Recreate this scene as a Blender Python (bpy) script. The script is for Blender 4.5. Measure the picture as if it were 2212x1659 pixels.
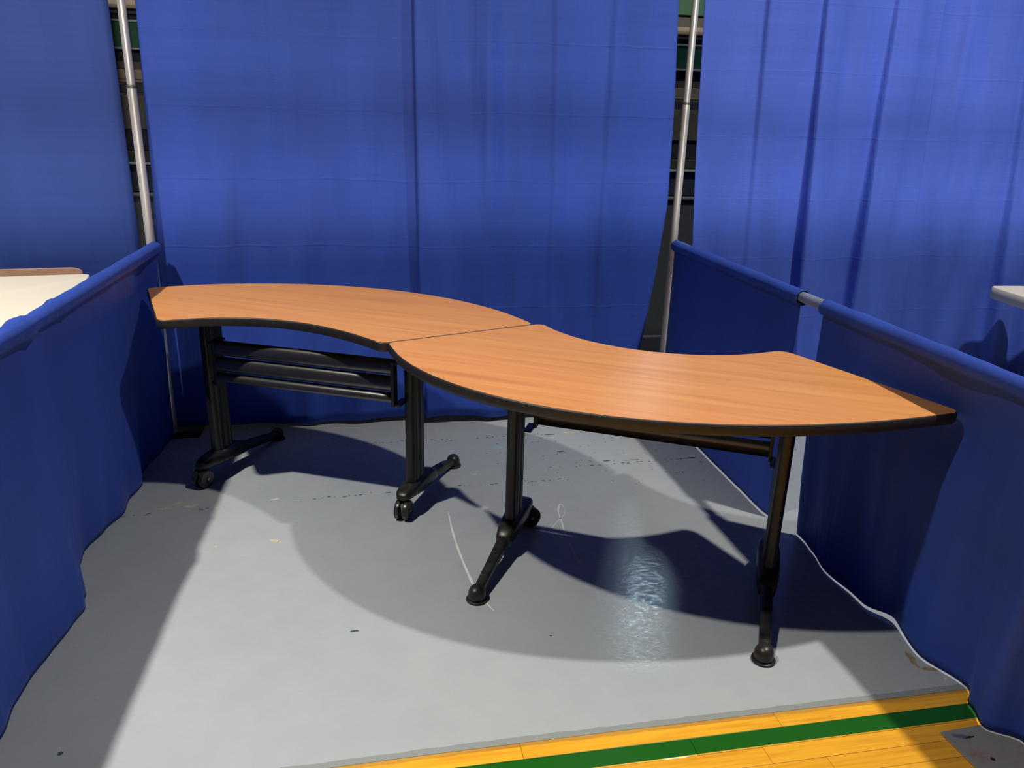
import bpy, bmesh, math, random
from mathutils import Vector, Matrix, noise

# ---------------------------------------------------------------- clear
for o in list(bpy.data.objects):
    bpy.data.objects.remove(o, do_unlink=True)
S = bpy.context.scene
C = S.collection
PI = math.pi

# ---------------------------------------------------------------- camera
cam = bpy.data.cameras.new('camera')
cam.sensor_fit = 'HORIZONTAL'
cam.sensor_width = 36.0
cam.lens = 27.893
cam.clip_start = 0.05
cam.clip_end = 200
co = bpy.data.objects.new('camera', cam)
C.objects.link(co)
co.matrix_world = Matrix(((0.982325, 0.036414, -0.183605, 0.93234),
                          (-0.185316, 0.327327, -0.926561, -3.87401),
                          (0.026359, 0.944209, 0.32829, 1.57056),
                          (0, 0, 0, 1)))
S.camera = co

# ---------------------------------------------------------------- world, lamps, exposure
w = bpy.data.worlds.new('gym_ambient')
S.world = w
w.use_nodes = True
w.node_tree.nodes['Background'].inputs[0].default_value = (1.0, 0.86, 0.64, 1)
w.node_tree.nodes['Background'].inputs[1].default_value = 0.021

def lamp(name, loc, watts, col=(1, 0.97, 0.9), size=0.10, cone=None):
    """gym lamp; with a cone it is a high bay reflector hanging straight down"""
    l = bpy.data.lights.new(name, 'SPOT' if cone else 'POINT')
    l.energy = watts
    l.color = col
    l.shadow_soft_size = size
    if cone:
        l.spot_size = math.radians(cone)
        l.spot_blend = 1.0
    o = bpy.data.objects.new(name, l)
    o.location = loc
    C.objects.link(o)
    return o

# high bay gym lamps: two above the row of booths, more rows further down the hall behind the
# camera (cut off low down by the booth drapes across the aisle), one beyond the bleachers
lamp('high_bay_lamp', (4.01, -2.54, 6.67), 1420, cone=96)
lamp('high_bay_lamp', (-1.91, -2.73, 6.50), 2500, cone=90)
for yy in (-27.0, -29.0):
    lamp('high_bay_lamp', (-1.9, yy, 6.6), 3000, size=0.35)
    lamp('high_bay_lamp', (6.5, yy, 6.6), 4600, size=0.35)
lamp('high_bay_lamp', (5.95, 7.9, 6.75), 600, (0.62, 0.86, 1.0), size=0.45)

S.view_settings.view_transform = 'Standard'
S.view_settings.look = 'None'
S.view_settings.exposure = 0.0
S.view_settings.gamma = 1.0
S.view_settings.use_curve_mapping = False

# ---------------------------------------------------------------- node helpers
class NT:
    def __init__(self, name):
        self.m = bpy.data.materials.new(name)
        self.m.use_nodes = True
        self.t = self.m.node_tree
        self.b = self.t.nodes['Principled BSDF']
    def n(self, typ, **kw):
        nd = self.t.nodes.new(typ)
        for k, v in kw.items():
            setattr(nd, k, v)
        return nd
    def l(self, a, b):
        self.t.links.new(a, b)
    def math(self, op, a, b=None, c=None):
        nd = self.n('ShaderNodeMath', operation=op)
        for i, v in enumerate((a, b, c)):
            if v is None:
                continue
            if isinstance(v, (int, float)):
                nd.inputs[i].default_value = v
            else:
                self.l(v, nd.inputs[i])
        return nd.outputs[0]
    def pos(self):
        return self.n('ShaderNodeNewGeometry').outputs['Position']
    def mapping(self, vec, rot=(0, 0, 0), scale=(1, 1, 1), loc=(0, 0, 0)):
        mp = self.n('ShaderNodeMapping')
        mp.inputs['Rotation'].default_value = rot
        mp.inputs['Scale'].default_value = scale
        mp.inputs['Location'].default_value = loc
        self.l(vec, mp.inputs['Vector'])
        return mp.outputs[0]
    def noise(self, vec, scale, detail=3, rough=0.55, dist=0.0):
        nd = self.n('ShaderNodeTexNoise')
        nd.inputs['Scale'].default_value = scale
        nd.inputs['Detail'].default_value = detail
        nd.inputs['Roughness'].default_value = rough
        nd.inputs['Distortion'].default_value = dist
        self.l(vec, nd.inputs['Vector'])
        return nd.outputs['Fac']
    def ramp(self, fac, stops, interp='LINEAR'):
        r = self.n('ShaderNodeValToRGB')
        r.color_ramp.interpolation = interp
        e = r.color_ramp.elements
        e[0].position, e[0].color = stops[0][0], (*stops[0][1], 1)
        e[1].position, e[1].color = stops[-1][0], (*stops[-1][1], 1)
        for p, c in stops[1:-1]:
            x = e.new(p)
            x.color = (*c, 1)
        self.l(fac, r.inputs[0])
        return r.outputs[0]
    def mix(self, fac, a, b, blend='MIX'):
        nd = self.n('ShaderNodeMix', data_type='RGBA', blend_type=blend)
        for i, v in ((0, fac), (6, a), (7, b)):
            if isinstance(v, (int, float)):
                nd.inputs[i].default_value = v
            elif isinstance(v, tuple):
                nd.inputs[i].default_value = (*v, 1)
            else:
                self.l(v, nd.inputs[i])
        return nd.outputs[2]
    def bump(self, h, strength, dist=0.01, normal=None):
        nd = self.n('ShaderNodeBump')
        nd.inputs['Strength'].default_value = strength
        nd.inputs['Distance'].default_value = dist
        self.l(h, nd.inputs['Height'])
        if normal is not None:
            self.l(normal, nd.inputs['Normal'])
        return nd.outputs[0]
    def set(self, **kw):
        for k, v in kw.items():
            self.b.inputs[k.replace('_', ' ')].default_value = v

def plain(name, col, rough=0.5, metal=0.0, var=0.12, scale=30, bump=0.0, spec=0.5):
    t = NT(name)
    f = t.noise(t.pos(), scale, 4)
    t.l(t.ramp(f, [(0.3, tuple(c * (1 - var) for c in col)), (0.7, tuple(min(1, c * (1 + var)) for c in col))]), t.b.inputs['Base Color'])
    t.set(Roughness=rough, Metallic=metal)
    t.b.inputs['Specular IOR Level'].default_value = spec
    if bump:
        t.l(t.bump(f, bump, 0.002), t.b.inputs['Normal'])
    return t.m

# ---------------------------------------------------------------- materials
def cloth(name, col, axis, phase=0.0, crease=0.5):
    t = NT(name)
    p = t.pos()
    sep = t.n('ShaderNodeSeparateXYZ')
    t.l(p, sep.inputs[0])
    hor = sep.outputs[axis]
    z = sep.outputs[2]
    # slub weave: long thin horizontal threads plus fine grain
    sc = (1.5, 1.5, 190)
    slub = t.noise(t.mapping(p, scale=sc), 1.0, 2)
    wide = t.noise(t.mapping(p, scale=(1.2, 1.2, 14)), 1.0, 2)
    fine = t.noise(p, 420, 1)
    blot = t.noise(t.mapping(p, scale=(3.5, 3.5, 1.1)), 1.0, 4)
    v = t.math('ADD', t.math('MULTIPLY', slub, 0.20), t.math('MULTIPLY', fine, 0.22))
    v = t.math('ADD', v, t.math('MULTIPLY', blot, 0.42))
    v = t.math('ADD', v, t.math('MULTIPLY', wide, 0.12))
    lo = tuple(c * 0.74 for c in col)
    hi = tuple(min(1, c * 1.22) for c in col)
    t.l(t.ramp(v, [(0.3, lo), (0.66, hi)]), t.b.inputs['Base Color'])
    t.set(Roughness=0.62)
    t.b.inputs['Specular IOR Level'].default_value = 0.22
    t.b.inputs['Sheen Weight'].default_value = 0.14
    t.b.inputs['Sheen Roughness'].default_value = 0.45
    t.b.inputs['Sheen Tint'].default_value = (0.25, 0.4, 1.0, 1)
    # storage fold creases every 0.31 m, slightly wandering
    wob = t.noise(t.mapping(p, scale=(2.2, 2.2, 0.3), loc=(phase, phase, 0)), 1.0, 3)
    zz = t.math('ADD', z, t.math('MULTIPLY', t.math('SUBTRACT', wob, 0.5), 0.05))
    zz = t.math('ADD', zz, phase * 0.31)
    fr = t.math('ABSOLUTE', t.math('SUBTRACT', t.math('FRACT', t.math('DIVIDE', zz, 0.31)), 0.5))
    line = t.math('POWER', 2.718, t.math('MULTIPLY', t.math('MULTIPLY', fr, fr), -5200.0))
    brk = t.noise(t.mapping(p, scale=(5, 5, 3)), 1.0, 2)
    line = t.math('MULTIPLY', line, t.math('MULTIPLY', brk, 2.0))
    # soft vertical ripples
    rip = t.noise(t.mapping(p, scale=(16, 16, 0.7), loc=(phase * 3, phase, 0)), 1.0, 3, 0.6)
    puck = t.noise(t.mapping(p, scale=(20, 20, 7), loc=(phase * 3, phase, 0)), 1.0, 3, 0.6)
    h = t.math('ADD', t.math('MULTIPLY', rip, 0.006), t.math('MULTIPLY', line, 0.0009 * crease))
    h = t.math('ADD', h, t.math('MULTIPLY', puck, 0.0011))
    h = t.math('ADD', h, t.math('MULTIPLY', slub, 0.00022))
    t.l(t.bump(h, 0.85, 1.0), t.b.inputs['Normal'])
    return t.m

BLUE = (0.040, 0.094, 0.50)
M_BACK = cloth('blue_drape_cloth', BLUE, 0, 0.52, 1.0)
M_SIDE = cloth('blue_side_drape_cloth', tuple(c * 0.78 for c in BLUE), 1, 0.3, 0.3)  # same cloth darkened: the weaker light on the sides is put into the colour
M_NEXT = cloth('blue_next_drape_cloth', (0.070, 0.135, 0.62), 0, 0.77, 0.8)  # lighter blue: the stronger light on the next booth's drape is in the colour
M_LEFT = cloth('blue_left_drape_cloth', (0.034, 0.072, 0.31), 0, 0.1, 0.25)

def wood_top():
    t = NT('cherry_laminate')
    p = t.pos()
    g = t.mapping(p, rot=(0, 0, math.radians(29)), scale=(1, 1, 1))
    a = t.noise(t.mapping(g, scale=(1.2, 26, 1)), 1.0, 4, 0.6, 0.3)
    b = t.noise(t.mapping(g, scale=(3.0, 120, 1)), 1.0, 3, 0.6)
    c = t.noise(t.mapping(g, scale=(0.6, 3.5, 1)), 1.0, 2)
    v = t.math('ADD', t.math('MULTIPLY', a, 0.55), t.math('MULTIPLY', b, 0.3))
    v = t.math('ADD', v, t.math('MULTIPLY', c, 0.15))
    col = t.ramp(v, [(0.32, (0.57, 0.215, 0.062)), (0.48, (0.71, 0.29, 0.083)), (0.66, (0.80, 0.36, 0.108))])
    t.l(col, t.b.inputs['Base Color'])
    t.set(Roughness=0.42)
    t.b.inputs['Specular IOR Level'].default_value = 0.45
    t.l(t.bump(b, 0.08, 0.001), t.b.inputs['Normal'])
    return t.m
M_WOOD = wood_top()

def grey_floor():
    t = NT('grey_painted_vinyl')
    p = t.pos()
    sep = t.n('ShaderNodeSeparateXYZ')
    t.l(p, sep.inputs[0])
    big = t.noise(p, 1.1, 3)
    mid = t.noise(p, 9, 4)
    col = t.ramp(t.math('ADD', t.math('MULTIPLY', big, 0.6), t.math('MULTIPLY', mid, 0.4)),
                 [(0.3, (0.345, 0.368, 0.372)), (0.7, (0.395, 0.418, 0.42))])
    # fine dark specks and pale scuffs
    sp = t.noise(p, 75, 2)
    dots = t.math('GREATER_THAN', sp, 0.80)
    col = t.mix(t.math('MULTIPLY', dots, 0.4), col, (0.12, 0.14, 0.13))
    t.l(col, t.b.inputs['Base Color'])
    t.b.inputs['Specular IOR Level'].default_value = 0.42
    bb = t.noise(t.mapping(p, rot=(0, 0, 0.7), scale=(40, 75, 1)), 1.0, 4, 0.6)
    b2 = t.noise(p, 5, 2)
    t.l(t.ramp(t.math('ADD', t.math('MULTIPLY', bb, 0.8), t.math('MULTIPLY', mid, 0.2)), [(0.40, (0.17,) * 3), (0.60, (0.36,) * 3)]), t.b.inputs['Roughness'])
    h = t.math('ADD', t.math('MULTIPLY', bb, 0.0013), t.math('MULTIPLY', b2, 0.0022))
    t.l(t.bump(h, 0.65, 1.0), t.b.inputs['Normal'])
    return t.m
M_GREY = grey_floor()

def gym_wood(name, line=True):
    t = NT(name)
    p = t.pos()
    info = t.n('ShaderNodeObjectInfo')
    sep = t.n('ShaderNodeSeparateXYZ')
    t.l(p, sep.inputs[0])
    off = t.n('ShaderNodeCombineXYZ')
    t.l(t.math('MULTIPLY', info.outputs['Random'], 20.0), off.inputs[0])
    add = t.n('ShaderNodeVectorMath', operation='ADD')
    t.l(p, add.inputs[0])
    t.l(off.outputs[0], add.inputs[1])
    g = t.noise(t.mapping(add.outputs[0], scale=(3.5, 70, 1)), 1.0, 4, 0.6, 0.4)
    base = t.ramp(g, [(0.3, (0.72, 0.30, 0.018)), (0.52, (0.90, 0.43, 0.026)), (0.72, (0.95, 0.49, 0.035))])
    tone = t.ramp(info.outputs['Random'], [(0.0, (0.86, 0.82, 0.74)), (1.0, (1.0, 1.0, 1.0))])
    base = t.mix(1.0, base, tone, 'MULTIPLY')
    if line:
        y = sep.outputs[1]
        m = t.math('MULTIPLY', t.math('GREATER_THAN', y, -2.368), t.math('LESS_THAN', y, -2.312))
        base = t.mix(m, base, (0.010, 0.105, 0.006))
    t.l(base, t.b.inputs['Base Color'])
    t.set(Roughness=0.33)
    t.b.inputs['Specular IOR Level'].default_value = 0.45
    t.b.inputs['Coat Weight'].default_value = 0.15
    t.l(t.bump(g, 0.06, 0.001), t.b.inputs['Normal'])
    return t.m
M_GYM = gym_wood('varnished_maple')

M_BLACKEDGE = plain('black_rubber_edge', (0.021, 0.019, 0.017), 0.48, var=0.2, scale=60)
M_BACKER = plain('dark_backing_sheet', (0.035, 0.032, 0.03), 0.6)
M_BLACK = plain('black_powder_coat', (0.0085, 0.008, 0.0078), 0.42, var=0.2, scale=80)
M_CAST = plain('worn_black_cast_foot', (0.030, 0.027, 0.023), 0.38, 0.35, var=0.55, scale=26, bump=0.15)
M_GLOSSB = plain('black_gloss_slat', (0.022, 0.022, 0.021), 0.27, var=0.12, spec=0.9)
M_TYRE = plain('black_caster_tyre', (0.030, 0.028, 0.026), 0.3, 0.2, var=0.2)
M_AXLE = plain('grey_caster_stem', (0.32, 0.31, 0.28), 0.4, 0.6)
M_ALU = plain('brushed_aluminium_tube', (0.60, 0.605, 0.61), 0.34, 0.4, var=0.07, scale=14)
M_RAIL = plain('dull_rail_tube', (0.36, 0.39, 0.44), 0.42, 0.4)
M_STEEL = plain('grey_steel_plate', (0.14, 0.14, 0.13), 0.45, 0.5)
M_CREAM = plain('cream_laminate', (0.86, 0.77, 0.60), 0.5, var=0.02, scale=4)
M_CREAMEDGE = plain('cream_edge_band', (0.66, 0.62, 0.48), 0.5, var=0.04)
M_CHAIRWOOD = plain('tan_plywood', (0.62, 0.36, 0.24), 0.45, var=0.1, scale=12)
M_CHALK = plain('white_chalk', (0.66, 0.67, 0.65), 0.85, var=0.15, scale=160)
M_CHALKF = plain('faint_chalk', (0.58, 0.59, 0.58), 0.85, var=0.1, scale=160)
M_YELLOW = plain('exposed_tan_patch', (0.55, 0.46, 0.28), 0.6, var=0.2, scale=70)
M_DKGREEN = plain('exposed_green_patch', (0.045, 0.085, 0.06), 0.6, var=0.4, scale=70)
M_BROWN = plain('brown_scrape', (0.30, 0.23, 0.13), 0.6, var=0.3, scale=60)
M_BLUETAPE = plain('pale_blue_tape', (0.25, 0.50, 0.58), 0.5, var=0.1)
M_TAPE = NT('clear_tape')
M_TAPE.set(Roughness=0.10, Alpha=0.24)
M_TAPE.b.inputs['Base Color'].default_value = (0.20, 0.19, 0.13, 1)
M_TAPE.b.inputs['Specular IOR Level'].default_value = 0.7
_p = M_TAPE.pos()
_h = M_TAPE.noise(M_TAPE.mapping(_p, scale=(60, 22, 1)), 1.0, 3)
M_TAPE.l(M_TAPE.bump(_h, 0.9, 0.006), M_TAPE.b.inputs['Normal'])
M_TAPE = M_TAPE.m

def plate_mat():
    t = NT('worn_floor_plate')
    p = t.pos()
    a = t.noise(p, 9, 5, 0.65)
    b = t.noise(p, 60, 3)
    col = t.ramp(t.math('ADD', t.math('MULTIPLY', a, 0.75), t.math('MULTIPLY', b, 0.25)),
                 [(0.36, (0.20, 0.195, 0.175)), (0.5, (0.26, 0.255, 0.235)), (0.60, (0.27, 0.235, 0.21)), (0.70, (0.23, 0.13, 0.10))])
    t.l(col, t.b.inputs['Base Color'])
    t.set(Roughness=0.5, Metallic=0.15)
    t.l(t.bump(b, 0.1, 0.001), t.b.inputs['Normal'])
    return t.m
M_PLATE = plate_mat()
M_VIOLET = plain('violet_ink_stain', (0.11, 0.095, 0.155), 0.6, var=0.3, scale=60)
M_SCREW = plain('dark_screw', (0.02, 0.018, 0.015), 0.5)

M_BL_GREEN = plain('bleacher_green', (0.036, 0.17, 0.07), 0.45)
M_BL_TAN = plain('bleacher_plank', (0.48, 0.376, 0.264), 0.45, var=0.15, scale=10)
M_BL_BROWN = plain('bleacher_brown', (0.144, 0.124, 0.104), 0.6)
M_BL_DARK = plain('bleacher_dark', (0.0288, 0.032, 0.0432), 0.6)
M_BL_NAVY = plain('bleacher_navy', (0.044, 0.052, 0.084), 0.5)
M_BL_OLIVE = plain('bleacher_olive', (0.063, 0.0756, 0.045), 0.5)
M_BL_TRIM = plain('bleacher_trim', (0.6, 0.72, 0.705), 0.4, 0.2)
M_BL_RAIL = plain('bleacher_rail', (0.17, 0.18, 0.2), 0.5)
M_BL_WALL = plain('bleacher_base_grey', (0.085, 0.0918, 0.102), 0.6)

# ---------------------------------------------------------------- object helpers
def finish(name, bm, mat, parent=None, smooth=True, angle=35):
    me = bpy.data.meshes.new(name)
    bmesh.ops.recalc_face_normals(bm, faces=bm.faces)
    bm.to_mesh(me)
    bm.free()
    if mat is not None:
        me.materials.append(mat)
    if smooth:
        me.polygons.foreach_set('use_smooth', [True] * len(me.polygons))
        me.set_sharp_from_angle(angle=math.radians(angle))
    o = bpy.data.objects.new(name, me)
    C.objects.link(o)
    if parent is not None:
        o.parent = parent
        o.matrix_parent_inverse = parent.matrix_world.inverted()
    return o

def thing(name, label, cat, loc=(0, 0, 0), group=None):
    o = bpy.data.objects.new(name, None)
    o.empty_display_size = 0.1
    C.objects.link(o)
    o.matrix_world = Matrix.Translation(loc)
    o['label'] = label
    o['category'] = cat
    if group:
        o['group'] = group
    return o

def tag(o, label=None, cat=None, group=None, kind=None):
    for k, v in (('label', label), ('category', cat), ('group', group), ('kind', kind)):
        if v:
            o[k] = v
    return o

def box(bm, lo, hi, M=None, bevel=0.0):
    v = [bm.verts.new((x, y, z)) for x in (lo[0], hi[0]) for y in (lo[1], hi[1]) for z in (lo[2], hi[2])]
    fs = [(0, 1, 3, 2), (4, 6, 7, 5), (0, 4, 5, 1), (2, 3, 7, 6), (0, 2, 6, 4), (1, 5, 7, 3)]
    faces = [bm.faces.new([v[i] for i in f]) for f in fs]
    geom = v
    if bevel:
        es = list({e for f in faces for e in f.edges})
        r = bmesh.ops.bevel(bm, geom=es, offset=bevel, segments=2, affect='EDGES', profile=0.5)
        geom = list({vv for f in r['faces'] for vv in f.verts} | {vv for vv in v if vv.is_valid})
    if M is not None:
        for x in geom:
            x.co = M @ x.co
    return geom

def loft(bm, rings, cap=True, closed=True):
    prev = None
    first = None
    for ring in rings:
        vs = [bm.verts.new(p) for p in ring]
        if prev is not None:
            n = len(vs)
            for i in range(n if closed else n - 1):
                bm.faces.new((prev[i], prev[(i + 1) % n], vs[(i + 1) % n], vs[i]))
        else:
            first = vs
        prev = vs
    if cap:
        bm.faces.new(first[::-1])
        bm.faces.new(prev)

def tube(bm, a, b, ra, rb=None, n=20):
    a, b = Vector(a), Vector(b)
    d = (b - a).normalized()
    u = d.orthogonal().normalized()
    v = d.cross(u)
    rb = ra if rb is None else rb
    loft(bm, [[p + (u * math.cos(2 * PI * i / n) + v * math.sin(2 * PI * i / n)) * r for i in range(n)] for p, r in ((a, ra), (b, rb))])

def lathe(bm, prof, M=None, n=24):
    rings = []
    for r, z in prof:
        ring = [Vector((r * math.cos(2 * PI * i / n), r * math.sin(2 * PI * i / n), z)) for i in range(n)]
        if M is not None:
            ring = [M @ p for p in ring]
        rings.append(ring)
    loft(bm, rings)

def interp(tab, x):
    if x <= tab[0][0]:
        return tab[0][1]
    for (a, va), (b, vb) in zip(tab, tab[1:]):
        if x <= b:
            t = (x - a) / (b - a)
            t = t * t * (3 - 2 * t)
            return va + (vb - va) * t
    return tab[-1][1]

def lin(tab, x):
    if x <= tab[0][0]:
        return tab[0][1]
    for (a, va), (b, vb) in zip(tab, tab[1:]):
        if x <= b:
            return va + (vb - va) * (x - a) / (b - a)
    return tab[-1][1]

# ---------------------------------------------------------------- setting: floor
bm = bmesh.new()
box(bm, (-9, -11, -0.12), (11, 8, -0.012))
tag(finish('floor', bm, M_GYM, smooth=False), kind='structure', label='varnished maple gym floor with painted green line')
floor = bpy.data.objects['floor']

# maple strips of the part of the court floor in view (rows along x)
random.seed(4)
PW = 0.0572
row = 0
y1 = -2.2575
while y1 > -2.95:
    x = -0.35 - random.random() * 0.3
    cuts = {0: [1.30, 2.02], 1: [1.75], 2: [0.95, 1.93], 3: [1.47, 2.08], 4: [0.85, 1.64, 2.18], 5: [1.15, 1.95]}.get(row, None)
    xs = [x] + (cuts if cuts else []) 
    if not cuts:
        q = x
        while q < 2.6:
            q += 0.45 + random.random() * 0.6
            xs.append(q)
    xs.append(3.1)
    for a, b in zip(xs, xs[1:]):
        bm = bmesh.new()
        dz = random.uniform(-0.0004, 0.0002)
        box(bm, (a + 0.0006, y1 - PW + 0.0005, -0.0125), (b - 0.0006, y1 - 0.0005, -0.0016 + dz), bevel=0.0006)
        finish('plank', bm, M_GYM, floor, smooth=False)
    y1 -= PW
    row += 1

# ---------------------------------------------------------------- grey floor covering
EDGE_Y = -2.257
cover = thing('floor_covering', 'grey vinyl floor covering spread under both curved tables, marked with chalk', 'floor covering', (1.3, -0.5, 0))
bm = bmesh.new()
nx = 60
top, bot = [], []
for i in range(nx + 1):
    x = -8 + 18 * i / nx
    e = EDGE_Y + 0.003 * math.sin(x * 2.1)
    if -0.1 < x < 3:
        e -= 0.012 * ((x - 1.9) / 1.2) ** 2 * (1 if x < 1.9 else 0.3)
    top.append((x, e))
rings = []
for (x, e) in top:
    rings.append([Vector((x, e, -0.0120)), Vector((x, e, 0.0)), Vector((x, 5.2, 0.0)), Vector((x, 5.2, -0.0120))])
loft(bm, rings)
finish('vinyl_sheet', bm, M_GREY, cover, smooth=False)

def blob(pts, z, th=0.0004):
    bm = bmesh.new()
    vs = [bm.verts.new((x, y, z)) for x, y in pts]
    f = bm.faces.new(vs)
    r = bmesh.ops.extrude_face_region(bm, geom=[f])
    for v in r['geom']:
        if isinstance(v, bmesh.types.BMVert):
            v.co.z += th
    bmesh.ops.triangulate(bm, faces=[f for f in bm.faces if len(f.verts) > 4])
    return bm

def ragged(cx, cy, rx, ry, ang, seed, n=14):
    rnd = random.Random(seed)
    pts = []
    for i in range(n):
        a = 2 * PI * i / n
        r = rnd.uniform(0.55, 1.0)
        dx, dy = rx * r * math.cos(a), ry * r * math.sin(a)
        pts.append((cx + dx * math.cos(ang) - dy * math.sin(ang), cy + dx * math.sin(ang) + dy * math.cos(ang)))
    return pts

def ribbon(pts, wd, z=0.0001, seed=0):
    rnd = random.Random(seed)
    P = [Vector(p) for p in pts]
    # densify (Catmull-Rom)
    Q = []
    for i in range(len(P) - 1):
        p0, p1, p2, p3 = P[max(i - 1, 0)], P[i], P[i + 1], P[min(i + 2, len(P) - 1)]
        for k in range(6):
            t = k / 6
            Q.append(0.5 * ((2 * p1) + (p2 - p0) * t + (2 * p0 - 5 * p1 + 4 * p2 - p3) * t * t + (3 * p1 - p0 - 3 * p2 + p3) * t ** 3))
    Q.append(P[-1])
    L, R = [], []
    n = len(Q)
    for i, q in enumerate(Q):
        d = (Q[min(i + 1, n - 1)] - Q[max(i - 1, 0)]).normalized()
        nn = Vector((-d.y, d.x))
        e = min(1, 0.25 + 4 * min(i, n - 1 - i) / n)
        wv = wd * e * rnd.uniform(0.6, 1.15) * 0.5
        L.append(q + nn * wv)
        R.append(q - nn * wv)
    bm = bmesh.new()
    a = [bm.verts.new((p.x, p.y, z)) for p in L]
    b = [bm.verts.new((p.x, p.y, z)) for p in R]
    a2 = [bm.verts.new((p.x, p.y, z + 0.0004)) for p in L]
    b2 = [bm.verts.new((p.x, p.y, z + 0.0004)) for p in R]
    for i in range(n - 1):
        bm.faces.new((a2[i], b2[i], b2[i + 1], a2[i + 1]))
        bm.faces.new((a[i], a2[i], a2[i + 1], a[i + 1]))
        bm.faces.new((b[i], b[i + 1], b2[i + 1], b2[i]))
    return bm

finish('chalk_mark', ribbon([(1.254, -0.979), (1.253, -1.15), (1.262, -1.322), (1.28, -1.503), (1.304, -1.61), (1.328, -1.68)], 0.0085, seed=1), M_CHALK, cover)
finish('chalk_mark', ribbon([(1.738, -1.02), (1.734, -0.99), (1.724, -0.983), (1.706, -1.03), (1.699, -1.092), (1.686, -1.26), (1.687, -1.43), (1.708, -1.583)], 0.0065, seed=2), M_CHALKF, cover)
finish('chalk_mark', ribbon([(1.738, -1.02), (1.722, -1.07), (1.70, -1.098), (1.66, -1.15), (1.625, -1.20), (1.577, -1.25), (1.506, -1.284), (1.43, -1.25)], 0.0035, seed=3), M_CHALKF, cover)
finish('chalk_mark', ribbon([(1.70, -0.985), (1.62, -1.0), (1.52, -1.01)], 0.002, seed=4), M_CHALKF, cover)
# worn patches with a shape of their own
for k, (cx, cy, rx, ry, an, m) in enumerate([
        (0.579, -1.117, 0.026, 0.011, -0.5, M_YELLOW), (0.60, -1.132, 0.012, 0.006, -0.8, M_YELLOW),
        (0.325, -0.815, 0.014, 0.007, 0, M_YELLOW), (0.372, -1.13, 0.007, 0.006, 0, M_YELLOW),
        (0.874, -1.718, 0.02, 0.007, 0.1, M_DKGREEN), (0.145, -2.11, 0.008, 0.009, 0, M_DKGREEN),
        (1.963, -0.226, 0.045, 0.012, 0, M_YELLOW), (2.56, -2.115, 0.014, 0.045, -0.25, M_BROWN), (2.585, -2.165, 0.032, 0.012, -0.3, M_BROWN),
        (1.484, -1.834, 0.004, 0.005, 0, M_DKGREEN), (2.60, -2.215, 0.02, 0.004, 0.7, M_YELLOW),
        (1.575, -0.372, 0.024, 0.012, 0.1, M_BLUETAPE), (1.548, -0.378, 0.016, 0.007, 0.0, M_BLUETAPE),
        (0.12, -0.80, 0.05, 0.008, 0.05, M_YELLOW), (0.22, -0.79, 0.04, 0.010, 0.1, M_YELLOW), (0.17, -0.755, 0.03, 0.007, 0.2, M_YELLOW),
        (0.64, -0.80, 0.02, 0.004, 0, M_YELLOW), (0.55, -0.775, 0.022, 0.006, 0.2, M_CHALKF),
        (1.02, -0.775, 0.016, 0.006, 0.05, M_DKGREEN), (0.98, -0.78, 0.025, 0.005, 0.05, M_YELLOW),
        (2.05, -0.585, 0.022, 0.008, 0.0, M_DKGREEN), (2.17, -0.59, 0.05, 0.004, 0.03, M_DKGREEN),
        (1.86, -0.235, 0.03, 0.006, 0.1, M_DKGREEN), (1.81, -0.245, 0.02, 0.004, 0.1, M_DKGREEN),
        (1.86, -0.45, 0.024, 0.008, 0.1, M_DKGREEN), (1.41, -0.65, 0.016, 0.005, 0.1, M_CHALKF),
        (1.28, -0.80, 0.03, 0.005, 0.1, M_YELLOW), (2.48, -0.60, 0.03, 0.006, 0.0, M_DKGREEN), (2.5, -0.655, 0.012, 0.005, 0.0, M_DKGREEN)]):
    nm = 'tape_scrap' if m is M_BLUETAPE else ('worn_patch' if m in (M_YELLOW, M_BROWN, M_DKGREEN) else 'chalk_smudge')
    finish(nm, blob(ragged(cx, cy, rx, ry, an, k + 3), 0.0001), m, cover, smooth=False)
# scuffed seams: many tiny chips strung along three seams, beyond counting
bm = bmesh.new()
rnd = random.Random(9)
seams = [((-0.05, -0.845), (1.10, -0.765)), ((0.5, -0.235), (1.95, -0.225)), ((1.30, -0.76), (1.80, -0.75)), ((1.9, -0.63), (3.0, -0.585)), ((1.3, -0.26), (1.46, -0.245))]
for (a, b) in seams:
    L = math.dist(a, b)
    q = 0.0
    while q < L:
        q += rnd.uniform(0.008, 0.05)
        if noise.noise(Vector((q * 4, a[1] * 9, 0))) < -0.12:
            continue
        t = q / L
        x = a[0] + (b[0] - a[0]) * t
        y = a[1] + (b[1] - a[1]) * t + rnd.gauss(0, 0.005)
        s = rnd.uniform(0.0025, 0.0065)
        vs = [bm.verts.new((x + s * rnd.uniform(0.8, 2.2) * math.cos(u), y + s * rnd.uniform(0.5, 0.9) * math.sin(u), 0.0004)) for u in (0.2, 1.5, 2.9, 4.0, 5.3)]
        bm.faces.new(vs)
for k in range(70):
    x, y = rnd.uniform(1.5, 2.5), rnd.uniform(-0.85, -0.3)
    s = rnd.uniform(0.002, 0.0045)
    vs = [bm.verts.new((x + s * rnd.uniform(0.8, 2) * math.cos(u), y + s * rnd.uniform(0.5, 0.9) * math.sin(u), 0.0004)) for u in (0.2, 1.5, 2.9, 4.0, 5.3)]
    bm.faces.new(vs)
o = finish('seam_chips', bm, M_DKGREEN, cover, smooth=False)
o['kind'] = 'stuff'

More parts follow.
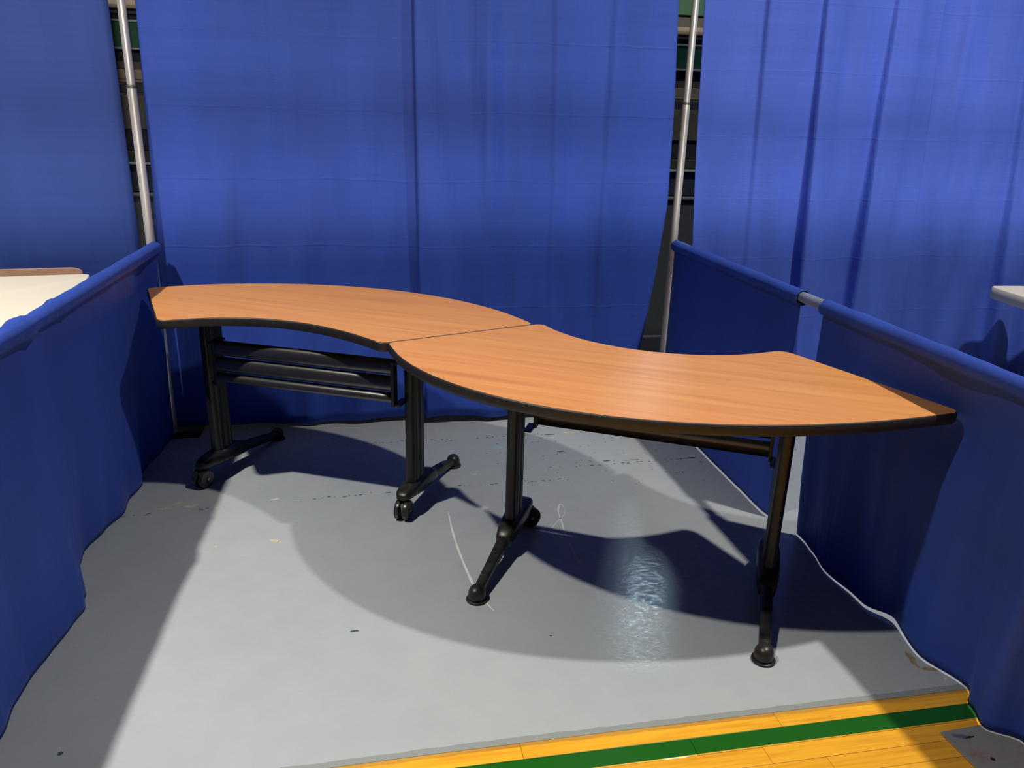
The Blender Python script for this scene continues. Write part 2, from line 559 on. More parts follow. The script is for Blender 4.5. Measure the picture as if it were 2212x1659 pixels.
# clear tape along the front edge of the covering
bm = bmesh.new()
rings = []
rnd = random.Random(5)
for i in range(90):
    x = 0.2 + 2.45 * i / 89
    e = EDGE_Y + 0.003 * math.sin(x * 2.1)
    if x < 1.9:
        e -= 0.012 * ((x - 1.9) / 1.2) ** 2
    else:
        e -= 0.0036 * ((x - 1.9) / 1.2) ** 2
    k = rnd.uniform(0, 0.0016)
    ww = rnd.uniform(-0.002, 0.002)
    rings.append([Vector((x, e + 0.02 + ww, 0.0004)), Vector((x, e + 0.006, 0.0010 + k)), Vector((x, e - 0.004, 0.0004 + k)), Vector((x, e - 0.013 + ww, -0.0008))])
loft(bm, rings, cap=False, closed=False)
finish('tape_strip', bm, M_TAPE, cover)

# ---------------------------------------------------------------- floor plate at the front right
pl = thing('floor_plate', 'worn grey metal plate on the wooden floor at the front right', 'floor plate', (2.57, -2.6, 0))
bm = bmesh.new()
M = Matrix.Translation((2.434, -2.404, 0)) @ Matrix.Rotation(math.radians(3), 4, 'Z')
box(bm, (0, -0.40, -0.0018), (0.36, 0, 0.0035), M, 0.001)
finish('plate', bm, M_PLATE, pl, smooth=False)
bm = blob(ragged(2.478, -2.428, 0.028, 0.011, -0.3, 21), 0.0036, 0.0003)
tag(finish('ink_stain', bm, M_VIOLET, pl, smooth=False), label='violet ink stain')
bm = blob(ragged(2.500, -2.434, 0.016, 0.0045, 0.1, 22), 0.0040, 0.0003)
finish('ink_stain', bm, M_SCREW, pl, smooth=False)
bm = bmesh.new()
lathe(bm, [(0.0055, 0.0030), (0.006, 0.0046), (0.003, 0.0050), (0.0005, 0.0050)], Matrix.Translation((2.505, -2.512, 0)), 12)
finish('screw', bm, M_SCREW, pl)

# ---------------------------------------------------------------- drapes
def pleat(ridges, x, z, zt, zb):
    d = 0.0
    t = (zt - z) / (zt - zb)
    for rg in ridges:
        if len(rg) == 8:   # fold with a steep left face and a long right slope
            xt, xb, at, ab, l0, l1, r0, r1 = rg
            c = xt + (xb - xt) * t
            u = x - c
            wd = (l0 + (l1 - l0) * t) if u < 0 else (r0 + (r1 - r0) * t)
            d += (at + (ab - at) * t) * math.exp(-(u / wd) ** 2)
            continue
        xt, xb, at, ab, wt, wb = rg
        c = xt + (xb - xt) * t
        wd = wt + (wb - wt) * t
        a = at + (ab - at) * t
        u = (x - c) / wd
        d += a * math.exp(-u * u)
    return d

def waves(seed, n, lo, hi, amp):
    r = random.Random(seed)
    return [(2 * PI / r.uniform(lo, hi), r.uniform(0, 2 * PI), r.uniform(0.4, 1) * amp, r.uniform(-0.25, 0.25)) for _ in range(n)]

def back_drape(name, left, right, zt, zb, y0, ridges, seed, mat, amp=0.006, nx=90, nz=44, lean=None, hem=None):
    """left/right: x of the edges as tables over z"""
    bm = bmesh.new()
    wv = waves(seed, 5, 0.16, 0.55, amp)
    grid = []
    for j in range(nz + 1):
        tj = j / nz
        rowv = []
        for i in range(nx + 1):
            s = i / nx
            zbot = zb + (hem(s) if hem else 0)
            z = zt + (zbot - zt) * tj
            xl, xr = lin(left, z), lin(right, z)
            x = xl + (xr - xl) * s
            f = 0.45 + 0.75 * tj
            d = sum(a * f * math.sin(k * (x + m * z) + p) for k, p, a, m in wv)
            d += pleat(ridges, x, z, zt, zb)
            y = y0 - d + (lean(x, z) if lean else 0)
            rowv.append(bm.verts.new((x, y, z)))
        grid.append(rowv)
    for j in range(nz):
        for i in range(nx):
            bm.faces.new((grid[j][i], grid[j + 1][i], grid[j + 1][i + 1], grid[j][i + 1]))
    o = finish(name, bm, mat, angle=180)
    md = o.modifiers.new('thickness', 'SOLIDIFY')
    md.thickness = 0.0025
    return o

ZT = 2.44
o = back_drape('drape', [(0.0, -0.035), (0.6, -0.03), (0.8, -0.008), (0.95, 0.015), (1.2, 0.03), (2.0, 0.048), (2.44, 0.05)], [(0, 1.30), (2.44, 1.30)],
               ZT, 0.022, 0.034, [(0.32, 0.33, 0.004, 0.012, 0.05, 0.06), (0.62, 0.66, 0.004, 0.012, 0.06, 0.05), (0.95, 0.93, 0.006, 0.012, 0.09, 0.08)],
               11, M_BACK, 0.0028, hem=lambda s: 0.006 * math.sin(9 * s))
tag(o, 'wide blue back drape behind the left curved table, left of the overlap', 'drape')
o = back_drape('drape', [(0.0, 1.25), (0.4, 1.235), (0.8, 1.22), (2.44, 1.205)], [(0.0, 2.33), (0.38, 2.386), (0.8, 2.44), (1.135, 2.471), (1.6, 2.462), (2.07, 2.439), (2.44, 2.425)],
               ZT, 0.035, -0.014, [(1.345, 1.36, 0.006, 0.012, 0.06, 0.06), (1.53, 1.56, 0.010, 0.012, 0.06, 0.05), (1.838, 1.90, 0.011, 0.010, 0.004, 0.012, 0.06, 0.06), (2.135, 2.13, 0.010, 0.012, 0.005, 0.014, 0.07, 0.07), (1.53, 1.55, 0.006, 0.006, 0.008, 0.012, 0.08, 0.08), (1.70, 1.72, 0.006, 0.014, 0.05, 0.04)],
               12, M_BACK, 0.004, hem=lambda s: 0.007 * math.sin(14 * s) + 0.003 * math.sin(31 * s))
tag(o, 'blue back drape overlapping in front, with free right edge beside the right pole', 'drape')
o = back_drape('drape', [(0.0, 2.70), (0.94, 2.643), (1.5, 2.612), (2.08, 2.582), (2.44, 2.57)], [(0, 3.99), (0.73, 3.945), (1.58, 3.90), (2.14, 3.87), (2.44, 3.86)],
               ZT, 0.03, 0.035,
               [(2.90, 2.99, 0.028, 0.002, 0.010, 0.02, 0.10, 0.14), (3.20, 3.285, 0.018, 0.105, 0.006, 0.017, 0.13, 0.15),
                (3.60, 3.60, 0.010, 0.100, 0.006, 0.017, 0.12, 0.16), (3.36, 3.40, -0.006, -0.010, 0.04, 0.05),
                (3.72, 3.76, 0.012, 0.02, 0.04, 0.05), (3.66, 3.655, 0.010, 0.0, 0.012, 0.02, 0.05, 0.05), (3.05, 3.08, 0.008, 0.022, 0.06, 0.07)],
               13, M_NEXT, 0.005, nx=200)
tag(o, 'bright blue folded drape of the next booth, right of the right pole', 'drape')
o = back_drape('drape', [(0.0, 3.84), (2.44, 3.76)], [(0, 5.6), (2.44, 5.5)], ZT, 0.03, 0.085,
               [(4.43, 4.62, 0.010, 0.085, 0.015, 0.02, 0.10, 0.16), (4.05, 4.12, 0.012, 0.008, 0.03, 0.05), (4.62, 4.82, -0.01, -0.05, 0.04, 0.05), (4.3, 4.32, 0.006, 0.02, 0.07, 0.09), (4.9, 5.0, 0.01, 0.03, 0.1, 0.1), (5.3, 5.3, 0.01, 0.03, 0.1, 0.1)],
               14, M_NEXT, 0.006, nx=160)
tag(o, 'blue drape at the far right behind the cream table corner', 'drape')
o = back_drape('drape', [(0, -3.3), (2.44, -3.3)], [(0, -0.06), (0.95, -0.062), (1.95, -0.063), (2.44, -0.06)], ZT, 0.02, 0.055,
               [(-0.5, -0.5, 0.003, 0.006, 0.2, 0.2), (-1.0, -1.0, 0.01, 0.02, 0.1, 0.1)], 15, M_LEFT, 0.0025)
tag(o, 'smooth blue drape of the left booth, left of the left pole', 'drape')

# low side drapes hung by a sleeve over a rail
RZ, RR = 0.93, 0.020
def rail_x(side, y):
    return 0.021 + 0.042 * y if side == 'L' else 2.531 - 0.027 * y

HEM_L = [(-3.1, 0.0), (-2.6, 0.02), (-2.35, -0.03), (-2.02, 0.038), (-1.9, 0.02), (-1.81, 0.020), (-1.70, 0.03), (-1.566, 0.045), (-1.482, 0.054), (-1.40, 0.03), (-1.30, -0.02), (-1.2, -0.055), (-1.094, -0.072), (-0.95, -0.05), (-0.82, -0.019), (-0.70, -0.035), (-0.60, -0.022), (-0.565, -0.020), (-0.50, -0.055), (-0.38, -0.05), (-0.2, -0.03), (0, -0.02)]
HEM_R = [(-3.1, 0.02), (-2.75, -0.02), (-2.60, 0.02), (-2.473, 0.036), (-2.412, -0.027), (-2.334, -0.004), (-2.265, 0.047), (-2.112, 0.005), (-1.94, 0.044), (-1.842, 0.001), (-1.639, -0.008), (-1.50, 0.02), (-1.396, 0.037), (-1.34, 0.035), (-1.22, -0.004), (-1.171, -0.009), (-0.965, -0.006), (-0.673, 0.002), (-0.48, 0.007), (-0.2, 0.0), (0, 0.0)]

def side_drape(side, y0, y1, seed, push=None, amp=0.006, zb=0.012, bunch=(), hemz=None):
    bm = bmesh.new()
    inner = 1 if side == 'L' else -1
    ny = int((y0 - y1) / 0.016)
    wv = waves(seed, 4, 0.14, 0.5, amp)
    hem = HEM_L if side == 'L' else HEM_R
    cols = []
    r0 = 0.0285
    for i in range(ny + 1):
        y = y0 + (y1 - y0) * i / ny
        xr = rail_x(side, y)
        bz = zb + (hemz(y) if hemz else 0)
        col = []
        b = sum(g * math.exp(-((y - c) / wd) ** 2) for c, wd, g in bunch)
        r = r0 + 0.0007 * math.sin(17 * y + seed) + 0.0005 * math.sin(47 * y) + b
        nz = 30
        for j in range(nz + 1):
            t = j / nz
            z = bz + (RZ - 0.024 - bz) * t
            f = (1 - t) ** 1.25
            x = xr + inner * 0.006
            x += interp(hem, y) * f
            x += sum(a * (0.25 + f) * math.sin(k * (y + m * z) + p) for k, p, a, m in wv) * min(1, (1 - t) * 6) * min(1, t * 3 + 0.15)
            if push:
                px, pz, sy, sz, a = push
                x += a * math.exp(-((y - px) / sy) ** 2 - ((z - pz) / sz) ** 2)
            col.append((x, y, z))
        # sleeve: from below the tube, around it, back to the hanging sheet
        a0 = -PI / 2 + (0.35 if inner > 0 else -0.35)
        for k in range(1, 17):
            a = a0 + inner * (2 * PI * 0.965) * k / 16 * 1.0
            rr = r * (1 + 0.012 * math.sin(3 * a + 5 * y))
            col.append((xr + rr * math.cos(a), y, RZ - 0.004 + rr * math.sin(a)))
        cols.append([bm.verts.new(p) for p in col])
    for i in range(ny):
        for j in range(len(cols[0]) - 1):
            bm.faces.new((cols[i][j], cols[i][j + 1], cols[i + 1][j + 1], cols[i + 1][j]))
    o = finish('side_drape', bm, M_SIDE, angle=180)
    md = o.modifiers.new('thickness', 'SOLIDIFY')
    md.thickness = 0.0022
    md.offset = 0
    return o

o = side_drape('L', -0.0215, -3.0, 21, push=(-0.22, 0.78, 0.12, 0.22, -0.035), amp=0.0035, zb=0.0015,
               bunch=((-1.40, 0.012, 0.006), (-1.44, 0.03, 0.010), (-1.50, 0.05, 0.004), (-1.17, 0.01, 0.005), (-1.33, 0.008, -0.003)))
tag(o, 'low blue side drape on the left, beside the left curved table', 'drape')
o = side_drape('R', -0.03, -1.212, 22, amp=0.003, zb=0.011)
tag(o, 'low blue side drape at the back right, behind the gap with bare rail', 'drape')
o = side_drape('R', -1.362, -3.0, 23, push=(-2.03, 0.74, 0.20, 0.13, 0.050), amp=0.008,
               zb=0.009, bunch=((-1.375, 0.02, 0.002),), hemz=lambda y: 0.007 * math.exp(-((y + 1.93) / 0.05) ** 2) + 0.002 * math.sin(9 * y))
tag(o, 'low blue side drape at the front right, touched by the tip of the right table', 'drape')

# rails
for side, lab in (('L', 'aluminium rail inside the sleeve of the left low drape'), ('R', 'aluminium rail of the right low drapes, bare in the gap between them')):
    bm = bmesh.new()
    tube(bm, (rail_x(side, 0) + (0.0 if side == 'L' else 0.0), -0.021, RZ), (rail_x(side, -3.05), -3.05, RZ), RR, n=24)
    r = thing('side_rail', lab, 'rail', (rail_x(side, 0), -0.021, RZ))
    finish('rail_tube', bm, M_RAIL, r)
    # hook that drops into the slot of the pole
    bm = bmesh.new()
    xx = rail_x(side, 0)
    box(bm, (xx - 0.004, -0.024, RZ - 0.018), (xx + 0.004, -0.0165, RZ + 0.026), bevel=0.001)
    finish('hook', bm, M_STEEL, r)
    # short front post, just outside the picture
    bm = bmesh.new()
    x2 = rail_x(side, -3.07)
    tube(bm, (x2, -3.07, 0.006), (x2, -3.07, 0.96), 0.019)
    finish('front_post', bm, M_ALU, r)
    bm = bmesh.new()
    box(bm, (x2 - 0.15, -3.22, 0.0), (x2 + 0.15, -2.92, 0.006), bevel=0.001)
    finish('base_plate', bm, M_STEEL, r)

# unseen drape across the aisle, put in to cut off the low lamp light
o = back_drape('drape', [(0, -9), (2.44, -9)], [(0, 11), (2.44, 11)], 2.44, 0.02, -7.2, [], 31, M_NEXT, 0.01, nx=200, nz=6)
tag(o, 'long blue drape across the aisle, behind the camera and out of the picture', 'drape')
bm = bmesh.new()
box(bm, (-9, -7.25, 2.42), (11, -7.20, 2.46), bevel=0.005)
for xx in (-9, -5, -1, 3, 7, 11):
    box(bm, (xx - 0.02, -7.245, 0.0), (xx + 0.02, -7.205, 2.95), bevel=0.004)
finish('frame', bm, M_ALU, o, smooth=False)
bm = bmesh.new()
v = [bm.verts.new((x, y, z + (0.06 if x < 0 else -0.06))) for x in (-9, 11) for y in (-7.25, -7.2) for z in (2.82, 2.88)]
for f in ((0, 1, 3, 2), (4, 6, 7, 5), (0, 4, 5, 1), (2, 3, 7, 6), (0, 2, 6, 4), (1, 5, 7, 3)):
    bm.faces.new([v[i] for i in f])
finish('shadow_caster_strip', bm, M_NEXT, o, smooth=False)  # unseen strip, added to cast the soft dark band on the back drapes

# uprights
def upright(x, y, lab):
    t = thing('pole', lab, 'pole', (x, y, 0))
    bm = bmesh.new()
    lathe(bm, [(0.0195, 0.006), (0.0195, 1.60), (0.0190, 1.612)], Matrix.Translation((x, y, 0)), 28)
    finish('lower_tube', bm, M_ALU, t)
    bm = bmesh.new()
    lathe(bm, [(0.0170, 1.606), (0.0170, 2.44)], Matrix.Translation((x, y, 0)), 28)
    finish('upper_tube', bm, M_ALU, t)
    bm = bmesh.new()
    lathe(bm, [(0.0172, 1.606), (0.0202, 1.609), (0.0202, 1.618), (0.0172, 1.622)], Matrix.Translation((x, y, 0)), 28)
    finish('collar', bm, M_STEEL, t)
    bm = bmesh.new()
    box(bm, (x - 0.12, y - 0.06, 0.0005), (x + 0.13, y + 0.16, 0.0062), bevel=0.0012)
    finish('base_plate', bm, M_BLACK, t)
    bm = bmesh.new()
    lathe(bm, [(0.026, 0.006), (0.026, 0.012), (0.021, 0.016)], Matrix.Translation((x, y, 0)), 20)
    finish('base_socket', bm, M_STEEL, t)
upright(0.0, 0.0, 'thin silver pole standing behind the left end of the left table')
upright(2.527, 0.0, 'thin silver pole in the gap left of the bright folded drape')

# ---------------------------------------------------------------- curved tables
TOP_Z, TH = 0.783, 0.034
OUT_A = [(0.033,-0.206),(0.027,-0.21),(0.023,-0.214),(0.02,-0.22),(0.019,-0.226),(0.019,-0.233),(0.02,-0.241),(0.039,-0.306),(0.057,-0.37),(0.076,-0.435),(0.094,-0.499),(0.113,-0.564),(0.131,-0.628),(0.15,-0.693),(0.168,-0.758),(0.172,-0.768),(0.177,-0.776),(0.183,-0.782),(0.19,-0.786),(0.198,-0.788),(0.208,-0.789),(0.218,-0.787),(0.278,-0.777),(0.337,-0.767),(0.398,-0.764),(0.458,-0.768),(0.517,-0.78),(0.575,-0.798),(0.63,-0.821),(0.683,-0.85),(0.734,-0.884),(0.781,-0.921),(0.826,-0.962),(0.868,-1.005),(0.907,-1.051),(0.944,-1.099),(0.979,-1.148),(0.984,-1.155),(0.989,-1.16),(0.995,-1.163),(1.001,-1.166),(1.008,-1.166),(1.016,-1.166),(1.023,-1.164),(1.083,-1.143),(1.143,-1.122),(1.202,-1.101),(1.262,-1.08),(1.322,-1.06),(1.381,-1.039),(1.441,-1.018),(1.501,-0.997),(1.56,-0.976),(1.567,-0.973),(1.573,-0.969),(1.577,-0.965),(1.58,-0.959),(1.581,-0.953),(1.58,-0.946),(1.578,-0.938),(1.556,-0.882),(1.532,-0.826),(1.506,-0.771),(1.476,-0.718),(1.443,-0.667),(1.408,-0.618),(1.369,-0.57),(1.329,-0.525),(1.286,-0.482),(1.241,-0.441),(1.193,-0.403),(1.144,-0.367),(1.093,-0.334),(1.041,-0.304),(0.987,-0.276),(0.931,-0.25),(0.875,-0.228),(0.818,-0.208),(0.759,-0.191),(0.7,-0.176),(0.641,-0.164),(0.58,-0.155),(0.52,-0.149),(0.459,-0.145),(0.399,-0.144),(0.338,-0.145),(0.277,-0.149),(0.217,-0.157),(0.157,-0.169),(0.098,-0.185),(0.04,-0.202)]
OUT_B = [(1.63,-0.988),(1.626,-0.98),(1.621,-0.974),(1.614,-0.97),(1.606,-0.969),(1.597,-0.969),(1.587,-0.972),(1.527,-0.993),(1.467,-1.014),(1.407,-1.035),(1.346,-1.056),(1.286,-1.077),(1.226,-1.098),(1.166,-1.119),(1.105,-1.14),(1.045,-1.161),(1.038,-1.164),(1.032,-1.168),(1.028,-1.173),(1.025,-1.179),(1.023,-1.185),(1.023,-1.192),(1.025,-1.2),(1.035,-1.259),(1.047,-1.318),(1.064,-1.376),(1.085,-1.433),(1.11,-1.488),(1.139,-1.541),(1.171,-1.592),(1.206,-1.641),(1.245,-1.687),(1.286,-1.731),(1.33,-1.772),(1.376,-1.811),(1.425,-1.847),(1.475,-1.881),(1.527,-1.911),(1.58,-1.939),(1.635,-1.964),(1.691,-1.986),(1.749,-2.006),(1.806,-2.022),(1.865,-2.037),(1.924,-2.049),(1.984,-2.058),(2.044,-2.065),(2.104,-2.07),(2.164,-2.072),(2.224,-2.073),(2.285,-2.072),(2.345,-2.069),(2.405,-2.064),(2.465,-2.057),(2.525,-2.049),(2.585,-2.04),(2.592,-2.036),(2.598,-2.032),(2.603,-2.027),(2.606,-2.021),(2.607,-2.014),(2.607,-2.007),(2.605,-1.999),(2.584,-1.937),(2.564,-1.876),(2.544,-1.815),(2.523,-1.754),(2.503,-1.692),(2.483,-1.631),(2.462,-1.57),(2.442,-1.509),(2.422,-1.448),(2.415,-1.433),(2.408,-1.421),(2.398,-1.413),(2.388,-1.407),(2.375,-1.405),(2.361,-1.406),(2.346,-1.41),(2.286,-1.423),(2.226,-1.43),(2.164,-1.431),(2.104,-1.425),(2.044,-1.412),(1.985,-1.394),(1.93,-1.369),(1.877,-1.338),(1.827,-1.302),(1.782,-1.261),(1.741,-1.215),(1.706,-1.166),(1.676,-1.112),(1.651,-1.056),(1.633,-0.998)]

def poly_prism(bm, pts, z0, z1):
    a = [bm.verts.new((x, y, z0)) for x, y in pts]
    b = [bm.verts.new((x, y, z1)) for x, y in pts]
    n = len(pts)
    for i in range(n):
        bm.faces.new((a[i], a[(i + 1) % n], b[(i + 1) % n], b[i]))
    f1 = bm.faces.new(a[::-1])
    f2 = bm.faces.new(b)
    bmesh.ops.triangulate(bm, faces=[f1, f2])

def offset_poly(pts, d):
    n = len(pts)
    out = []
    for i in range(n):
        p0, p1, p2 = Vector(pts[i - 1]), Vector(pts[i]), Vector(pts[(i + 1) % n])
        t = ((p1 - p0).normalized() + (p2 - p1).normalized()).normalized()
        nn = Vector((t.y, -t.x))
        out.append(tuple(p1 + nn * d))
    return out

def column_ring(c, ang, z):
    """oblong fluted section: long axis along ang"""
    Lh, Wh = 0.058, 0.0235
    pts = []
    n = 72
    u = Vector((math.cos(ang), math.sin(ang)))
    v = Vector((-u.y, u.x))
    for i in range(n):
        a = 2 * PI * i / n
        ca, sa = math.cos(a), math.sin(a)
        p = 0.62
        x = Lh * (abs(ca) ** p) * (1 if ca >= 0 else -1)
        y = Wh * (abs(sa) ** p) * (1 if sa >= 0 else -1)
        if abs(sa) > 0.35:
            for gx in (-0.030, 0.0, 0.030):
                dx = (x - gx) / 0.0050
                if abs(dx) < 1:
                    y -= (1 if y > 0 else -1) * 0.006 * (1 - dx * dx)
        q = Vector(c) + u * x + v * y
        pts.append(Vector((q.x, q.y, z)))
    return pts

def table(label, outline, legs, slats, seamgap):
    cx = sum(p[0] for p in outline) / len(outline)
    cy = sum(p[1] for p in outline) / len(outline)
    t = thing('curved_table', label, 'table', (cx, cy, 0))
    bm = bmesh.new()
    inner = offset_poly(outline, -0.0028)
    poly_prism(bm, inner, TOP_Z - TH + 0.001, TOP_Z)
    finish('tabletop', bm, M_WOOD, t, angle=30)
    bm = bmesh.new()
    poly_prism(bm, inner, TOP_Z - TH - 0.0008, TOP_Z - TH + 0.0012)
    finish('underside', bm, M_BACKER, t, angle=30)  # unseen dark sheet, added to cut light bounced under the table
    # black edge band, gently rounded
    bm = bmesh.new()
    prof = [(-0.0028, TOP_Z - 0.0006), (-0.0008, TOP_Z - 0.0010), (0.0012, TOP_Z - 0.006), (0.0022, TOP_Z - TH * 0.5), (0.0012, TOP_Z - TH + 0.006), (-0.0008, TOP_Z - TH + 0.0012), (-0.0028, TOP_Z - TH)]
    rr = [[Vector((x, y, z)) for x, y in offset_poly(outline, d)] for d, z in prof]
    n = len(outline)
    rows = [[bm.verts.new(p) for p in r] for r in rr]
    rows.append(rows[0])
    for a, b in zip(rows, rows[1:]):
        for i in range(n):
            try:
                bm.faces.new((a[i], a[(i + 1) % n], b[(i + 1) % n], b[i]))
            except ValueError:
                pass
    tag(finish('edge_band', bm, M_BLACKEDGE, t, angle=60), label='black edge band')
    for (caster, glide, swivel, along) in legs:
        make_leg(t, Vector(caster), Vector(glide), swivel, along)
    # horizontal slats with an end bracket at each leg
    (pa, pb), zs, face = slats
    pa, pb = Vector(pa), Vector(pb)
    d = (pb - pa).normalized()
    nrm = Vector((-d.y, d.x))
    if nrm.y * face < 0:
        nrm = -nrm
    L = (pb - pa).length
    for (z0, z1) in zs:
        bm = bmesh.new()
        h = z1 - z0
        ring = []
        prof = [(-0.008, 0.0), (0.004, 0.0), (0.012, h * 0.10), (0.017, h * 0.32), (0.0165, h * 0.52), (0.014, h * 0.70), (0.0095, h * 0.85), (0.004, h * 0.95), (-0.002, h), (-0.008, h), (-0.002, h * 0.9), (0.006, h * 0.7), (0.008, h * 0.4), (0.003, h * 0.1)]
        rings = []
        for s in (0.004, L - 0.004):
            q = pa + d * s
            rings.append([Vector((q.x + nrm.x * a, q.y + nrm.y * a, z0 + b)) for a, b in prof])
        loft(bm, rings)
        finish('slat', bm, M_GLOSSB, t, angle=70)
    zlo, zhi = zs[-1][0] - 0.012, zs[0][1] - 0.004
    # tabs reach back from each bracket to its column
    BK = 1 if (nrm.x * -d.y + nrm.y * d.x) < 0 else -1
    for s, sg in ((0.0, -1), (L, 1)):
        bm = bmesh.new()
        ang = math.atan2(d.y, d.x)
        Mx = Matrix.Translation((pa.x + d.x * s, pa.y + d.y * s, 0)) @ Matrix.Rotation(ang, 4, 'Z')
        box(bm, (-0.006, -0.020, zlo), (0.006, 0.020, zhi), Mx, 0.0015)
        box(bm, (min(0, sg * 0.03), -0.010 - 0.06 * (BK < 0), zlo), (max(0, sg * 0.03), 0.010 + 0.06 * (BK > 0), zlo + 0.009), Mx, 0.0015)
        box(bm, (min(0, sg * 0.03), -0.010 - 0.06 * (BK < 0), zhi - 0.012), (max(0, sg * 0.03), 0.010 + 0.06 * (BK > 0), zhi - 0.003), Mx, 0.0015)
        finish('bracket', bm, M_BLACK, t, smooth=False)
    return t

def make_leg(t, cas, gli, swivel, along):
    d = (gli - cas).normalized()
    ang = math.atan2(d.y, d.x)
    L = (gli - cas).length
    col = cas + d * along
    # column
    bm = bmesh.new()
    loft(bm, [column_ring(col, ang, 0.105), column_ring(col, ang, TOP_Z - TH - 0.014)])
    leg = finish('leg', bm, M_BLACK, t, angle=25)
    # support plate under the top
    bm = bmesh.new()
    Mx = Matrix.Translation((col.x, col.y, 0)) @ Matrix.Rotation(ang, 4, 'Z')
    box(bm, (-0.13, -0.04, TOP_Z - TH - 0.016), (0.16, 0.04, TOP_Z - TH), Mx, 0.003)
    box(bm, (-0.062, -0.03, TOP_Z - TH - 0.06), (0.062, 0.03, TOP_Z - TH - 0.012), Mx, 0.006)
    finish('support_plate', bm, M_BLACK, leg, smooth=False)
    # foot: hub around the column, nose over the caster, long tapering toe
    bm = bmesh.new()
    secs = [  # along, half width, z low, z high
        (-0.040, 0.010, 0.088, 0.104), (-0.034, 0.023, 0.084, 0.112), (-0.015, 0.032, 0.081, 0.120), (0.02, 0.037, 0.078, 0.126),
        (0.065, 0.040, 0.070, 0.130), (0.135, 0.040, 0.062, 0.132), (0.195, 0.038, 0.056, 0.126), (0.235, 0.033, 0.050, 0.114),
        (0.262, 0.028, 0.047, 0.102), (0.268, 0.021, 0.047, 0.093), (0.34, 0.0195, 0.036, 0.080), (0.42, 0.0185, 0.025, 0.064), (L - 0.045, 0.018, 0.016, 0.050), (L - 0.012, 0.017, 0.012, 0.046), (L + 0.004, 0.010, 0.014, 0.038)]
    rings = []
    for a, hw, z0, z1 in secs:
        ring = []
        for k in range(20):
            th = 2 * PI * k / 20
            c, s = math.cos(th), math.sin(th)
            pw = 0.6
            yy = hw * (abs(c) ** pw) * (1 if c >= 0 else -1)
            zz = (z0 + z1) / 2 + (z1 - z0) / 2 * (abs(s) ** pw) * (1 if s >= 0 else -1)
            ring.append(Vector((cas.x + d.x * a - d.y * yy, cas.y + d.y * a + d.x * yy, zz)))
        rings.append(ring)
    loft(bm, rings)
    tag(finish('foot', bm, M_CAST, leg, angle=40), label='worn grey-black cast foot')
    # toe cap and glide disc
    bm = bmesh.new()
    Mg = Matrix.Translation((gli.x, gli.y, 0)) @ Matrix.Rotation(ang, 4, 'Z') @ Matrix.Diagonal((1.25, 1.1, 1.06, 1.0))
    lathe(bm, [(0.004, 0.053), (0.014, 0.0505), (0.021, 0.044), (0.0255, 0.034), (0.027, 0.022), (0.0265, 0.014), (0.021, 0.012)], Mg, 24)
    finish('toe_cap', bm, M_CAST, leg)
    bm = bmesh.new()
    lathe(bm, [(0.033, 0.0002), (0.037, 0.003), (0.036, 0.007), (0.026, 0.011), (0.012, 0.013)], Matrix.Translation((gli.x, gli.y, 0)), 28)
    finish('glide', bm, M_CAST, leg)
    # twin wheel caster on a stem under the nose
    q = cas + Vector((math.cos(swivel), math.sin(swivel))) * 0.024
    side = Vector((-math.sin(swivel), math.cos(swivel)))
    Rw = 0.0405
    bm = bmesh.new()
    tube(bm, (cas.x, cas.y, 0.05), (cas.x, cas.y, 0.095), 0.0075, n=14)
    tube(bm, (q.x - side.x * 0.032, q.y - side.y * 0.032, Rw), (q.x + side.x * 0.032, q.y + side.y * 0.032, Rw), 0.006, n=12)
    Mx = Matrix.Translation((q.x, q.y, 0)) @ Matrix.Rotation(swivel, 4, 'Z')
    box(bm, (-0.030, -0.006, 0.020), (0.020, 0.006, 0.070), Mx, 0.005)
    finish('caster_stem', bm, M_AXLE, leg)
    for sg in (-1, 1):
        bm = bmesh.new()
        a = q + side * (sg * 0.0065)
        b = q + side * (sg * 0.0285)
        ax = Vector((side.x * sg, side.y * sg, 0))
        up = Vector((0, 0, 1))
        fw = ax.cross(up)
        prof = [(0.008, 0.0), (0.034, 0.0), (Rw - 0.0006, 0.002), (Rw, 0.005), (Rw, 0.017), (Rw - 0.0015, 0.0205), (0.034, 0.022), (0.026, 0.0195), (0.010, 0.0205), (0.003, 0.022)]
        rings = []
        for r, h in prof:
            c0 = Vector((a.x, a.y, Rw)) + ax * h
            rings.append([c0 + (up * math.cos(2 * PI * i / 28) + fw * math.sin(2 * PI * i / 28)) * r for i in range(28)])
        loft(bm, rings)
        finish('caster_wheel', bm, M_TYRE, leg, angle=40)

LEG_A1 = ((0.252, -0.592), (0.505, -0.122), 4.2, 0.122)
LEG_A2 = ((1.080, -0.990), (1.325, -0.545), 4.3, 0.098)
LEG_B1 = ((1.537, -1.135), (1.281, -1.608), 0.3, 0.138)
LEG_B2 = ((2.352, -1.572), (2.099, -2.048), 1.0, 0.145)
def slat_line(l0, l1, k=0.005, i0=0.038, i1=0.038):
    a, b = [Vector(l[0]) + (Vector(l[1]) - Vector(l[0])).normalized() * k for l in (l0, l1)]
    d = (b - a).normalized()
    return (a + d * i0, b - d * i1)
table('orange wood curved table at left, reaching to the left pole', OUT_A, (LEG_A1, LEG_A2),
      (slat_line(LEG_A1, LEG_A2, 0.005, 0.105, 0.040), ((0.596, 0.656), (0.529, 0.588), (0.482, 0.520)), -1), 0)
table('orange wood curved table at right, its tip against the right side drape', OUT_B, (LEG_B1, LEG_B2),
      (slat_line(LEG_B1, LEG_B2), ((0.588, 0.648), (0.516, 0.574), (0.446, 0.502)), 1), 0)

